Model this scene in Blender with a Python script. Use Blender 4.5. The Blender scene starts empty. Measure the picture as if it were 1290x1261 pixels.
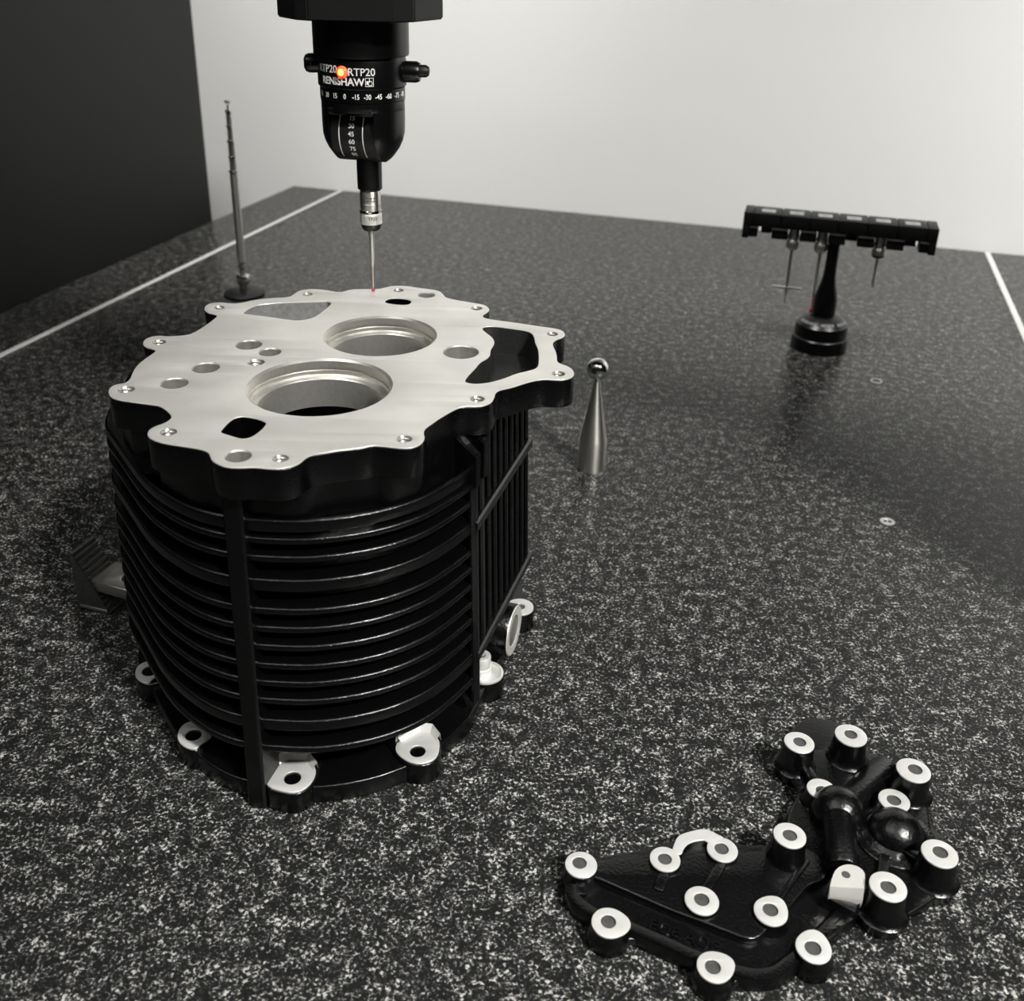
import bpy, bmesh, math, random
from mathutils import Matrix, Vector
C = bpy.context.scene.collection
S = 0.001                                   # all lengths below are millimetres
R = math.radians
sin, cos, pi = math.sin, math.cos, math.pi
random.seed(4)

# ------------------------------------------------------------------ camera
cam_data = bpy.data.cameras.new('camera')
cam = bpy.data.objects.new('camera', cam_data); C.objects.link(cam)
bpy.context.scene.camera = cam
pitch, roll = R(24.66), R(1.48)
fwd = Vector((0, cos(pitch), -sin(pitch))); right0 = Vector((1, 0, 0)); up0 = right0.cross(fwd)
right = cos(roll)*right0 + sin(roll)*up0
up = -sin(roll)*right0 + cos(roll)*up0
cam.matrix_world = Matrix(((right.x, up.x, -fwd.x, 0), (right.y, up.y, -fwd.y, 0),
                           (right.z, up.z, -fwd.z, 389.3*S), (0, 0, 0, 1)))
cam_data.sensor_fit = 'HORIZONTAL'; cam_data.sensor_width = 36
cam_data.lens = 1294/1290*36
cam_data.shift_x = (645-641)/1290
cam_data.shift_y = -(630.5-514)/1290
cam_data.clip_start = 0.01; cam_data.clip_end = 30
cam_data.dof.use_dof = True
cam_data.dof.focus_distance = 0.54
cam_data.dof.aperture_fstop = 13.5

# ------------------------------------------------------------------ world, lights, exposure
sc = bpy.context.scene
sc.view_settings.view_transform = 'Standard'; sc.view_settings.look = 'None'
sc.view_settings.gamma = 1; sc.view_settings.use_curve_mapping = False
sc.view_settings.exposure = 0.0
wd = bpy.data.worlds.new('world'); sc.world = wd; wd.use_nodes = True
wd.node_tree.nodes['Background'].inputs[0].default_value = (1, 1, .98, 1)
wd.node_tree.nodes['Background'].inputs[1].default_value = 0.05

def area(name, loc, size, power, target=None, color=(1, .985, .95), sizey=None, shape='SQUARE'):
    l = bpy.data.lights.new(name, 'AREA'); l.energy = power; l.color = color
    l.shape = shape; l.size = size
    if sizey: l.shape = 'RECTANGLE'; l.size_y = sizey
    o = bpy.data.objects.new(name, l); C.objects.link(o)
    o.location = [v*S for v in loc]
    t = Vector(target if target else (loc[0], loc[1], -1000)) - Vector(loc)
    o.rotation_euler = t.to_track_quat('-Z', 'Y').to_euler()
    return o
CEIL = 1750
KEY = (955, -772, CEIL-30)
o = area('spot_lamp_light', KEY, .19, 9, target=(60, 380, 0), shape='DISK'); o.data.spread = R(46)
ADDED_FILL = [(960, 480, 10), (-300, 760, 5.4)]
for wx_, wy_, pw_ in ADDED_FILL:                 # unseen fill lamps, added to brighten the white wall
    o = area('wall_washer_light', (wx_, wy_, CEIL-70), .25, pw_, target=(wx_+200, wy_+900, -250)); o.data.spread = R(62)
PANELS = [(-300, 700, 500, 500), (700, 500, 500, 500), (50, -600, 1200, 220), (2000, 200, 600, 600), (-850, -100, 1000, 900)]

# ------------------------------------------------------------------ materials
def new_mat(name):
    m = bpy.data.materials.new(name); m.use_nodes = True
    nt = m.node_tree; b = nt.nodes['Principled BSDF']
    return m, nt, b
def nd(nt, typ, **kw):
    n = nt.nodes.new(typ)
    for k, v in kw.items():
        if k in n.inputs: n.inputs[k].default_value = v
        else: setattr(n, k, v)
    return n
def ramp(nt, src, stops):
    r = nt.nodes.new('ShaderNodeValToRGB'); nt.links.new(src, r.inputs[0])
    e = r.color_ramp.elements
    while len(e) < len(stops): e.new(.5)
    for el, (p, c) in zip(e, stops):
        el.position = p; el.color = c if len(c) == 4 else (*c, 1)
    return r
def g(v): return (v, v, v, 1)
def bump(nt, b, src, strength, dist):
    bp = nt.nodes.new('ShaderNodeBump'); bp.inputs['Strength'].default_value = strength
    bp.inputs['Distance'].default_value = dist
    nt.links.new(src, bp.inputs['Height']); nt.links.new(bp.outputs[0], b.inputs['Normal'])
def plain(name, col, rough=.5, metal=0, noise=0, nscale=300, bstr=0, bdist=.0002, spec=.5, emit=None):
    m, nt, b = new_mat(name)
    b.inputs['Base Color'].default_value = (*col, 1); b.inputs['Roughness'].default_value = rough
    b.inputs['Metallic'].default_value = metal; b.inputs['Specular IOR Level'].default_value = spec
    tc = nd(nt, 'ShaderNodeTexCoord')
    n = nd(nt, 'ShaderNodeTexNoise', Scale=nscale, Detail=4.0); nt.links.new(tc.outputs['Object'], n.inputs['Vector'])
    if noise:
        r = ramp(nt, n.outputs['Fac'], [(.3, [c*(1-noise) for c in col]), (.7, [min(1, c*(1+noise)) for c in col])])
        nt.links.new(r.outputs[0], b.inputs['Base Color'])
    if bstr: bump(nt, b, n.outputs['Fac'], bstr, bdist)
    if emit:
        b.inputs['Emission Color'].default_value = (*emit[0], 1); b.inputs['Emission Strength'].default_value = emit[1]
    return m
M = {}
# black granite with pale ragged flecks
m, nt, b = new_mat('granite')
tc = nd(nt, 'ShaderNodeTexCoord')
def noise(scale, det, rough=.55, dist=0.0):
    n = nd(nt, 'ShaderNodeTexNoise', Scale=scale, Detail=det, Roughness=rough, Distortion=dist)
    nt.links.new(tc.outputs['Object'], n.inputs['Vector']); return n
n1 = noise(600, 3, .62, .5); n2 = noise(130, 2); n3 = noise(1100, 2)
mx = nd(nt, 'ShaderNodeMath', operation='MULTIPLY_ADD'); nt.links.new(n2.outputs['Fac'], mx.inputs[0]); mx.inputs[1].default_value = .42
nt.links.new(n1.outputs['Fac'], mx.inputs[2])
mx2 = nd(nt, 'ShaderNodeMath', operation='MULTIPLY_ADD'); nt.links.new(n3.outputs['Fac'], mx2.inputs[0]); mx2.inputs[1].default_value = .22
nt.links.new(mx.outputs[0], mx2.inputs[2])
r = ramp(nt, mx2.outputs[0], [(.79, g(.008)), (.88, g(.032)), (.95, (.18, .18, .168, 1)), (1.0, (.39, .39, .365, 1))])
nt.links.new(r.outputs[0], b.inputs['Base Color'])
b.inputs['Roughness'].default_value = .30; b.inputs['Specular IOR Level'].default_value = .09
M['granite'] = m
M['black'] = plain('black_cast_paint', (.0011, .0011, .0012), .25, spec=.46, bstr=.4, bdist=.0006, nscale=700)
M['blacksmooth'] = plain('black_satin_metal', (.0014, .0014, .0015), .30, spec=.38, bstr=.03, nscale=900)
M['blackplastic'] = plain('black_plastic', (.004, .004, .004), .5, spec=.35, bstr=.03, nscale=900)
M['panel'] = plain('dark_panel_paint', (.0035, .0040, .0040), .55, noise=.05, nscale=3, spec=.3)
M['wall'] = plain('white_wall_paint', (.80, .80, .79), .75, noise=.012, nscale=2.2)
M['darkwall'] = plain('dark_wall_paint', (.05, .05, .05), .7)
M['floor'] = plain('grey_floor_paint', (.10, .10, .10), .5, noise=.1, nscale=6)
M['white'] = plain('white_enamel', (.75, .75, .73), .4)
M['label'] = plain('grey_label', (.34, .34, .33), .6)
M['strip'] = plain('pale_inlay', (.55, .55, .54), .45)
M['print'] = plain('white_print', (.72, .72, .70), .5)
M['darkprint'] = plain('dark_print', (.05, .05, .05), .5)
M['ruby'] = plain('ruby', (.35, .02, .03), .12)
M['carbide'] = plain('carbide_stem', (.62, .52, .46), .3, 1)
M['chrome'] = plain('chrome', (.80, .80, .79), .07, 1)
M['steel'] = plain('turned_steel', (.66, .64, .60), .26, 1, noise=.05, nscale=900)
nt = M['steel'].node_tree; b = nt.nodes['Principled BSDF']
tg = nd(nt, 'ShaderNodeTangent', direction_type='RADIAL', axis='Z'); nt.links.new(tg.outputs[0], b.inputs['Tangent'])
b.inputs['Anisotropic'].default_value = .75; b.inputs['Anisotropic Rotation'].default_value = .25; b.inputs['Roughness'].default_value = .36
M['darksteel'] = plain('dark_steel', (.46, .45, .42), .34, .9)
M['blackened'] = plain('blackened_steel', (.09, .09, .086), .42, .5, noise=.2, nscale=400, bstr=.1)
M['led'] = plain('red_led', (.9, .2, .05), .3, emit=((1, .012, .008), 2.2))
M['ledcore'] = plain('red_led_core', (1, .6, .2), .3, emit=((1, .45, .05), 2.3))
M['lamp'] = plain('lamp_diffuser', (.9, .9, .9), .5, emit=((1, .985, .95), 3.6))
# milled aluminium: brushed, faint cloudy stains
def alu(name, col, rough, st=.05, metal=.72):
    m, nt, b = new_mat(name)
    tc = nd(nt, 'ShaderNodeTexCoord'); mp = nd(nt, 'ShaderNodeMapping'); nt.links.new(tc.outputs['Object'], mp.inputs[0])
    mp.inputs['Rotation'].default_value = (0, 0, R(-38)); mp.inputs['Scale'].default_value = (40, 900, 200)
    s = nd(nt, 'ShaderNodeTexNoise', Scale=1.0, Detail=5.0); nt.links.new(mp.outputs[0], s.inputs['Vector'])
    c = nd(nt, 'ShaderNodeTexNoise', Scale=26.0, Detail=4.0); nt.links.new(tc.outputs['Object'], c.inputs['Vector'])
    k = [(.32, [v*.86 for v in col]), (.68, col)]
    rr = ramp(nt, c.outputs['Fac'], k); nt.links.new(rr.outputs[0], b.inputs['Base Color'])
    r2 = ramp(nt, s.outputs['Fac'], [(.3, g(rough-.04)), (.7, g(rough+.05))]); nt.links.new(r2.outputs[0], b.inputs['Roughness'])
    b.inputs['Metallic'].default_value = metal
    f_ = nd(nt, 'ShaderNodeTexNoise', Scale=900.0, Detail=2.0); nt.links.new(tc.outputs['Object'], f_.inputs['Vector'])
    bump(nt, b, f_.outputs['Fac'], st, .0001)
    return m
M['alu'] = alu('milled_aluminium', (.88, .866, .82), .42)
M['pad'] = alu('spot_faced_aluminium', (.74, .735, .715), .45, metal=.6)
M['bore'] = plain('bored_aluminium', (.80, .78, .73), .30, .88, noise=.06, nscale=500)
M['drill'] = plain('drilled_aluminium', (.50, .49, .46), .35, .8, noise=.08, nscale=500)
M['castalu'] = plain('cast_aluminium', (.22, .22, .215), .5, .15, noise=.2, nscale=300, bstr=.2)

M['pocket'] = plain('rough_cast_pocket', (.010, .010, .010), .5, bstr=.4, bdist=.0006, nscale=500)

# ------------------------------------------------------------------ helpers
def thing(name, label, cat, loc, group=None):
    o = bpy.data.objects.new(name, None); C.objects.link(o)
    o.empty_display_size = .01
    o.location = [v*S for v in loc]
    o['label'] = label; o['category'] = cat
    if group: o['group'] = group
    return o
def origin_of(parent):
    """world position in mm of a parent (things and parts are only translated)"""
    v = Vector((0, 0, 0)); p = parent
    while p is not None:
        v += Vector(p.location); p = p.parent
    return v/S
def link(name, bm, mat, parent=None, smooth=35, kind=None, loc=None):
    """bmesh in world millimetres -> one mesh object under parent"""
    me = bpy.data.meshes.new(name)
    base = Vector(loc) if loc is not None else Vector((0, 0, 0))
    org = origin_of(parent) if parent is not None else base
    bm.transform(Matrix.Scale(S, 4) @ Matrix.Translation(-org))
    bm.normal_update(); bm.to_mesh(me); bm.free()
    if smooth:
        for p in me.polygons: p.use_smooth = True
        me.set_sharp_from_angle(angle=R(smooth))
    me.materials.append(mat)
    o = bpy.data.objects.new(name, me); C.objects.link(o)
    if parent is not None: o.parent = parent
    elif loc is not None: o.location = base*S
    if kind: o['kind'] = kind
    return o
def copy_part(o, parent, delta):
    c = o.copy(); C.objects.link(c); c.parent = parent; c.location = [v*S for v in delta]; return c
def box(bm, c, s, rz=0, bev=0):
    r = bmesh.ops.create_cube(bm, size=1)
    bmesh.ops.transform(bm, matrix=Matrix.Translation(c) @ Matrix.Rotation(rz, 4, 'Z') @ Matrix.Diagonal((*s, 1)), verts=r['verts'])
    if bev:
        ed = list({e for v in r['verts'] for e in v.link_edges})
        bmesh.ops.bevel(bm, geom=ed, offset=bev, segments=2, affect='EDGES', profile=.5)
def lathe(bm, c, prof, seg=48, axis=None, cap=(True, True)):
    """prof: list of (radius, height) along +Z (or along axis) from point c"""
    q = Vector((0, 0, 1)).rotation_difference(Vector(axis)).to_matrix() if axis is not None else Matrix.Identity(3)
    rings = []
    for r, z in prof:
        rings.append([bm.verts.new(Vector(c) + q @ Vector((r*cos(2*pi*i/seg), r*sin(2*pi*i/seg), z))) for i in range(seg)])
    for a, b in zip(rings, rings[1:]):
        for i in range(seg):
            j = (i+1) % seg
            bm.faces.new((a[i], a[j], b[j], b[i]))
    if cap[0] and prof[0][0] > 1e-6: bm.faces.new(rings[0][::-1])
    if cap[1] and prof[-1][0] > 1e-6: bm.faces.new(rings[-1])
    if prof[0][0] <= 1e-6 or prof[-1][0] <= 1e-6:
        bmesh.ops.remove_doubles(bm, verts=bm.verts[:], dist=1e-5)
def chaikin(p, n=1, closed=True):
    p = [Vector((a[0], a[1])) for a in p]
    for _ in range(n):
        q = []
        k = len(p)
        for i in range(k if closed else k-1):
            a, b = p[i], p[(i+1) % k]
            q += [a*.75+b*.25, a*.25+b*.75]
        if not closed: q = [p[0]] + q + [p[-1]]
        p = q
    return p
def circ(x, y, r, n=32): return [(x+r*cos(2*pi*i/n), y+r*sin(2*pi*i/n)) for i in range(n)]
def sheet(loops, z0, z1, bev=.3, bseg=2):
    """flat plate with holes between z0 and z1 from 2D loops (mm) -> bmesh"""
    cu = bpy.data.curves.new('tmp', 'CURVE'); cu.dimensions = '2D'; cu.fill_mode = 'BOTH'
    cu.extrude = (z1-z0)/2 - bev; cu.bevel_depth = bev; cu.bevel_resolution = bseg; cu.offset = -bev
    for lp in loops:
        sp = cu.splines.new('POLY'); sp.points.add(len(lp)-1)
        for q, p in zip(sp.points, lp): q.co = (p[0], p[1], 0, 1)
        sp.use_cyclic_u = True
    ob = bpy.data.objects.new('tmp', cu); C.objects.link(ob)
    dg = bpy.context.evaluated_depsgraph_get(); dg.update()
    me = bpy.data.meshes.new_from_object(ob.evaluated_get(dg))
    bm = bmesh.new(); bm.from_mesh(me)
    bpy.data.objects.remove(ob); bpy.data.curves.remove(cu); bpy.data.meshes.remove(me)
    bmesh.ops.remove_doubles(bm, verts=bm.verts[:], dist=1e-4)
    bmesh.ops.recalc_face_normals(bm, faces=bm.faces[:])
    bm.transform(Matrix.Translation((0, 0, (z0+z1)/2)))
    return bm
def wall_loop(bm, lp, z0, z1, floor=False):
    """vertical walls around a loop (a hole's lining), optionally with a floor"""
    a = [bm.verts.new((p[0], p[1], z0)) for p in lp]; b = [bm.verts.new((p[0], p[1], z1)) for p in lp]
    n = len(lp)
    for i in range(n): bm.faces.new((a[i], a[(i+1) % n], b[(i+1) % n], b[i]))
    if floor: bm.faces.new(a)
def cut_below(bm, z):
    bmesh.ops.bisect_plane(bm, geom=bm.verts[:]+bm.edges[:]+bm.faces[:], plane_co=(0, 0, z), plane_no=(0, 0, -1), clear_outer=True)
def path_normals(p, closed=False):
    out = []; n = len(p)
    for i in range(n):
        a = p[(i-1) % n] if (closed or i > 0) else p[i]
        b = p[(i+1) % n] if (closed or i < n-1) else p[i]
        t = (Vector(b[:2])-Vector(a[:2])).normalized(); out.append(Vector((t.y, -t.x)))
    return out
def sweep(bm, path, section):
    """open 2D path, section = closed list of (outward, z); outward = right of travel"""
    nrm = path_normals(path); rings = []
    for p, n in zip(path, nrm):
        rings.append([bm.verts.new((p[0]+n.x*o, p[1]+n.y*o, z)) for o, z in section])
    k = len(section)
    for a, b in zip(rings, rings[1:]):
        for i in range(k):
            j = (i+1) % k
            bm.faces.new((a[i], b[i], b[j], a[j]))
    bm.faces.new(rings[0]); bm.faces.new(rings[-1][::-1])
    bmesh.ops.recalc_face_normals(bm, faces=bm.faces[:])
def tube(bm, a, b, r0, r1=None, seg=20):
    a, b = Vector(a), Vector(b); d = b-a
    lathe(bm, a, [(r0, 0), (r1 if r1 is not None else r0, d.length)], seg, d)
def ball(bm, c, r, sx=1, sy=1, sz=1, seg=32):
    q = bmesh.ops.create_uvsphere(bm, u_segments=seg, v_segments=seg//2, radius=r)
    bmesh.ops.transform(bm, matrix=Matrix.Translation(c) @ Matrix.Diagonal((sx, sy, sz, 1)), verts=q['verts'])
def text_bm(s, size, bold=0.0, align='CENTER', depth=.05):
    cu = bpy.data.curves.new('txt', 'FONT'); cu.body = s; cu.size = size; cu.align_x = align; cu.align_y = 'CENTER'
    cu.extrude = depth; cu.offset = bold; cu.resolution_u = 3
    ob = bpy.data.objects.new('txt', cu); C.objects.link(ob)
    dg = bpy.context.evaluated_depsgraph_get(); dg.update()
    me = bpy.data.meshes.new_from_object(ob.evaluated_get(dg))
    bm = bmesh.new(); bm.from_mesh(me)
    bpy.data.objects.remove(ob); bpy.data.curves.remove(cu); bpy.data.meshes.remove(me)
    return bm
def wrap(bm, c, r, ang0, z0, k=1.0):
    """bend flat text round a vertical cylinder; ang 0 faces -Y, positive towards +X"""
    bmesh.ops.subdivide_edges(bm, edges=[e for e in bm.edges if e.calc_length() > 1.2], cuts=2)
    for v in bm.verts:
        a = ang0 + v.co.x*k/r; rr = r + v.co.z
        v.co = Vector((c[0]+rr*sin(a), c[1]-rr*cos(a), z0+v.co.y))
def merge(dst, src):
    me = bpy.data.meshes.new('t'); src.to_mesh(me); src.free(); dst.from_mesh(me); bpy.data.meshes.remove(me)

# ------------------------------------------------------------------ measured outlines, mm on the table
FLANGE = ((-189.7, 442.7), (-190.7, 447.3), (-190.3, 450.2), (-188.9, 452.2), (-185.6, 453.6), (-184.7, 458.5), (-186.6, 467.1), (-187.5, 477.3), (-186.1, 486.7), (-184.5, 494.3), (-184.6, 497.0), (-187.2, 499.1), (-191.0, 500.8), (-194.1, 504.9), (-195.6, 510.9), (-194.3, 516.0), (-190.4, 518.7), (-184.7, 517.6), (-177.8, 519.3), (-173.2, 522.1), (-169.6, 535.8), (-167.4, 548.9), (-167.5, 552.2), (-169.7, 554.4), (-174.2, 556.4), (-177.9, 562.3), (-178.9, 569.2), (-176.8, 574.0), (-171.4, 575.5), (-165.1, 573.9), (-159.6, 575.0), (-154.1, 581.2), (-143.4, 585.8), (-133.8, 588.0), (-132.1, 594.2), (-130.8, 600.0), (-126.7, 603.8), (-119.6, 604.8), (-113.2, 603.0), (-106.7, 600.1), (-106.8, 600.0), (-103.3, 601.1), (-99.3, 606.1), (-90.9, 607.2), (-82.5, 607.9), (-79.2, 610.9), (-74.8, 615.2), (-66.2, 615.9), (-57.2, 611.9), (-48.4, 609.5), (-43.9, 606.0), (-41.9, 600.4), (-40.1, 594.9), (-33.9, 590.9), (-24.2, 586.9), (-17.0, 583.8), (-13.9, 579.4), (-12.8, 574.2), (-14.2, 569.9), (-16.2, 566.3), (-16.6, 562.5), (-15.1, 559.6), (-8.2, 556.7), (3.1, 553.3), (15.4, 548.7), (25.4, 545.5), (29.2, 542.3), (30.4, 536.4), (28.8, 531.7), (25.4, 528.4), (23.1, 524.3), (23.0, 518.4), (24.3, 509.8), (24.6, 502.7), (24.4, 496.7), (25.8, 493.2), (29.8, 490.0), (32.1, 485.7), (32.8, 480.0), (31.3, 475.3), (28.0, 472.3), (23.1, 471.5), (17.2, 472.3), (12.3, 470.3), (6.4, 465.4), (0.6, 460.4), (-4.1, 457.7), (-6.6, 454.5), (-7.0, 448.6), (-8.1, 442.8), (-11.2, 438.6), (-15.8, 437.2), (-21.3, 437.0), (-24.8, 434.0), (-30.6, 425.0), (-35.3, 416.3), (-37.4, 411.5), (-37.3, 407.2), (-36.4, 402.9), (-37.2, 397.5), (-40.2, 393.5), (-44.3, 392.2), (-49.5, 393.0), (-54.7, 394.0), (-58.5, 394.3), (-62.0, 391.9), (-67.6, 390.1), (-73.2, 388.5), (-77.8, 386.2), (-82.5, 384.3), (-84.7, 380.9), (-85.9, 376.5), (-88.5, 373.2), (-92.9, 370.9), (-97.7, 370.9), (-104.4, 372.0), (-109.0, 371.0), (-114.7, 371.0), (-119.5, 373.7), (-122.8, 377.0), (-124.3, 380.5), (-126.0, 384.0), (-129.6, 386.6), (-137.8, 388.9), (-146.9, 391.1), (-153.5, 394.5), (-156.7, 398.6), (-157.6, 403.6), (-156.3, 407.1), (-153.1, 410.7), (-151.5, 415.1), (-152.2, 418.6), (-155.8, 423.7), (-160.6, 428.8), (-165.6, 430.3), (-173.5, 432.0), (-181.5, 434.1), (-186.1, 436.6))
THREADED = ((-182.3, 446.2, 3.8), (-148.4, 402.0, 3.5), (-186.7, 508.9, 3.4), (-170.1, 566.0, 3.0), (-124.0, 594.4, 3.0), (-94.8, 380.0, 3.3), (-129.4, 484.2, 4.2), (-70.1, 606.5, 3.1), (-20.6, 576.4, 3.3), (23.1, 536.5, 3.1), (24.6, 479.4, 3.3), (-15.1, 445.8, 3.4), (-45.3, 401.2, 3.4))
DRILLED = ((-162.2, 455.1, 6.6), (-152.7, 475.5, 6.9), (-139.0, 508.3, 6.9), (-125.6, 498.7, 5.8), (-112.8, 381.2, 5.6), (-52.1, 598.8, 5.2), (-26.1, 505.7, 9.5))
SLOT_A = ((-126.3, 403.9), (-126.0, 407.9), (-124.7, 416.1), (-122.7, 419.0), (-119.4, 420.0), (-112.6, 417.5), (-108.8, 414.6), (-108.0, 412.0), (-109.0, 405.9), (-111.1, 399.9), (-113.1, 397.9), (-115.6, 397.3), (-120.5, 399.9), (-125.0, 402.4))
SLOT_B = ((-76.3, 584.6), (-74.8, 589.5), (-69.7, 591.7), (-63.0, 590.0), (-60.0, 586.6), (-60.1, 582.2), (-62.5, 579.1), (-68.3, 579.4), (-73.8, 581.1))
WINDOW = ((-154.2, 558.0), (-153.5, 564.2), (-150.5, 570.8), (-145.6, 574.7), (-135.7, 577.6), (-123.3, 579.7), (-112.0, 581.7), (-109.1, 581.9), (-106.6, 577.8), (-107.8, 571.3), (-111.1, 557.2), (-113.5, 552.0), (-119.4, 547.6), (-126.2, 548.4), (-135.9, 552.0), (-147.9, 555.1), (-152.6, 556.1))
POCKET = ((-16.5, 542.4), (-14.6, 545.5), (-9.1, 546.5), (-0.1, 543.6), (8.7, 540.8), (12.0, 536.6), (13.2, 528.1), (13.4, 520.6), (14.9, 513.4), (15.1, 502.1), (14.8, 491.1), (13.5, 485.7), (9.4, 482.3), (3.4, 478.5), (-2.4, 471.8), (-9.2, 466.4), (-14.9, 464.0), (-18.8, 464.0), (-21.6, 465.5), (-22.1, 468.5), (-20.3, 475.7), (-17.6, 483.6), (-15.5, 492.3), (-12.0, 497.4), (-10.4, 503.1), (-10.6, 510.2), (-8.9, 517.6), (-8.8, 523.5), (-10.3, 529.5), (-13.8, 536.0))
GUSSET = ((-28.9, 440.6), (-16.5, 427.1), (-23.2, 447.6), (-13.1, 441.0))
FEET = {"f1": ((-113.6, 376.9), (-112.2, 387.8), (-105.7, 393.4), (-95.6, 392.3), (-90.5, 385.7), (-90.0, 380.0), (-91.8, 374.3), (-95.6, 370.3), (-99.1, 369.4), (-104.3, 370.4), (-111.0, 372.5)), "f1h": ((-100.8, 378.8, 4.2)), "f2": ((-53.3, 400.9), (-52.4, 405.6), (-46.4, 411.2), (-41.5, 415.1), (-35.6, 414.3), (-31.3, 407.7), (-30.7, 402.4), (-31.4, 395.9), (-34.4, 392.2), (-39.7, 390.3), (-45.9, 391.8), (-51.4, 396.5)), "f2h": ((-41.6, 399.0, 4.0)), "f3": ((-165.2, 405.8), (-165.7, 410.8), (-164.2, 414.7), (-161.6, 416.5), (-157.6, 415.0), (-147.7, 406.7), (-148.0, 404.6), (-151.9, 399.5), (-153.1, 396.4), (-156.8, 396.9), (-160.9, 399.2), (-163.6, 402.2)), "f3h": ((-157.1, 406.4, 4.1)), "f4": ((-203.2, 453.7), (-203.9, 458.9), (-202.1, 462.2), (-199.2, 463.9), (-193.9, 460.8), (-189.4, 455.7), (-190.2, 450.9), (-192.2, 448.3), (-192.2, 445.5), (-193.9, 444.7), (-198.3, 446.7), (-201.6, 450.1)), "f4h": ((-195.5, 455.5, 4.4))}
DATA5 = (-9.1, 462.2, -10.1, 454.1)
DATA6 = (10.0, 524.7)
C_BASE = ((144.8, 406.3), (148.6, 417.5), (154.4, 431.2), (160.7, 439.0), (166.0, 442.0), (173.6, 443.6), (181.0, 441.0), (188.9, 437.5), (194.5, 426.4), (193.8, 415.6), (199.7, 415.2), (204.8, 412.5), (206.9, 403.3), (212.3, 394.6), (213.7, 387.1), (212.1, 371.4), (210.9, 365.4), (214.4, 360.6), (212.7, 350.1), (207.1, 337.1), (205.4, 333.4), (198.9, 329.5), (194.2, 323.1), (186.4, 318.5), (179.2, 317.4), (176.7, 314.3), (172.8, 311.6), (168.8, 310.9), (165.4, 311.8), (161.8, 314.7), (158.1, 315.0), (156.5, 312.0), (150.1, 308.0), (144.3, 304.5), (140.7, 295.5), (136.4, 290.3), (131.0, 288.6), (127.7, 289.5), (123.7, 288.0), (117.8, 284.0), (110.4, 282.2), (106.2, 282.2), (100.7, 283.0), (95.4, 279.8), (90.4, 278.5), (85.8, 279.6), (82.6, 283.4), (81.3, 290.6), (74.7, 295.8), (67.2, 298.6), (58.5, 300.6), (54.4, 299.0), (49.4, 298.1), (44.5, 299.3), (41.3, 303.7), (40.2, 309.3), (34.4, 315.5), (30.5, 320.8), (29.9, 326.8), (32.1, 334.4), (36.1, 340.9), (45.6, 345.2), (56.7, 348.2), (66.7, 350.5), (74.8, 354.2), (85.2, 357.2), (99.5, 363.3), (110.8, 358.1), (115.6, 354.1), (127.0, 355.8), (127.0, 350.2), (130.0, 356.9), (137.4, 369.0), (145.1, 374.3), (152.6, 381.8), (153.7, 386.1), (153.6, 395.9), (151.1, 399.2), (147.4, 401.3))
C_BASE2 = ((143.3, 402.1), (147.1, 413.3), (152.8, 426.7), (159.1, 434.4), (164.3, 437.4), (171.8, 439.0), (179.1, 436.5), (187.0, 433.0), (192.5, 422.1), (191.8, 411.3), (197.7, 410.9), (202.7, 408.2), (204.8, 399.2), (210.1, 390.6), (211.5, 383.1), (209.9, 367.6), (208.7, 361.6), (212.2, 356.9), (210.6, 346.5), (204.9, 333.7), (203.2, 329.9), (196.8, 326.1), (192.2, 319.8), (184.5, 315.2), (177.4, 314.1), (174.9, 311.1), (171.0, 308.4), (167.1, 307.7), (163.7, 308.6), (160.1, 311.5), (156.5, 311.8), (154.9, 308.8), (148.5, 304.9), (142.8, 301.4), (139.3, 292.5), (135.0, 287.3), (129.7, 285.6), (126.4, 286.5), (122.5, 285.1), (116.6, 281.1), (109.2, 279.3), (105.1, 279.3), (99.7, 280.1), (94.4, 277.0), (89.4, 275.6), (84.9, 276.7), (81.8, 280.5), (80.5, 287.6), (74.0, 292.8), (66.5, 295.6), (57.9, 297.5), (53.8, 296.0), (48.9, 295.1), (44.1, 296.2), (40.9, 300.5), (39.8, 306.1), (34.1, 312.3), (30.2, 317.5), (29.6, 323.5), (31.8, 331.0), (35.8, 337.4), (45.1, 341.6), (56.1, 344.6), (66.0, 346.9), (74.1, 350.5), (84.3, 353.6), (98.5, 359.6), (109.7, 354.4), (114.4, 350.5), (125.7, 352.2), (125.7, 346.6), (128.7, 353.3), (136.0, 365.2), (143.6, 370.5), (151.0, 377.9), (152.1, 382.1), (152.1, 391.8), (149.5, 395.1), (145.9, 397.1))
C_RINGS = ((37.8, 334.4, 7.2, 11.0, 37.1, 335.3, 3.2), (48.0, 304.8, 7.4, 11.0, 47.8, 305.2, 3.2), (89.3, 285.4, 7.1, 11.0, 88.7, 285.3, 3.2), (132.2, 295.3, 7.3, 11.0, 131.9, 295.2, 3.4), (118.2, 312.4, 7.2, 11.0, 118.2, 313.2, 3.3), (89.3, 317.1, 7.4, 11.0, 89.3, 317.5, 3.3), (76.1, 338.7, 6.9, 11.0, 76.0, 338.7, 3.1), (103.2, 344.9, 7.0, 11.0, 102.9, 345.3, 3.2), (132.4, 343.9, 7.3, 22.0, 132.4, 343.9, 3.2), (151.4, 403.7, 7.5, 22.0, 151.7, 404.0, 3.2), (179.4, 409.8, 8.0, 22.0, 179.5, 410.4, 3.2), (203.3, 386.4, 8.1, 22.0, 204.3, 387.0, 3.4), (190.3, 372.5, 7.3, 16.0, 190.1, 372.5, 3.3), (157.3, 379.4, 7.0, 15.0, 157.4, 378.4, 3.1), (197.4, 335.8, 7.9, 22.0, 197.9, 336.5, 3.3), (168.4, 317.4, 7.8, 22.0, 168.3, 317.0, 3.3))
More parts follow.
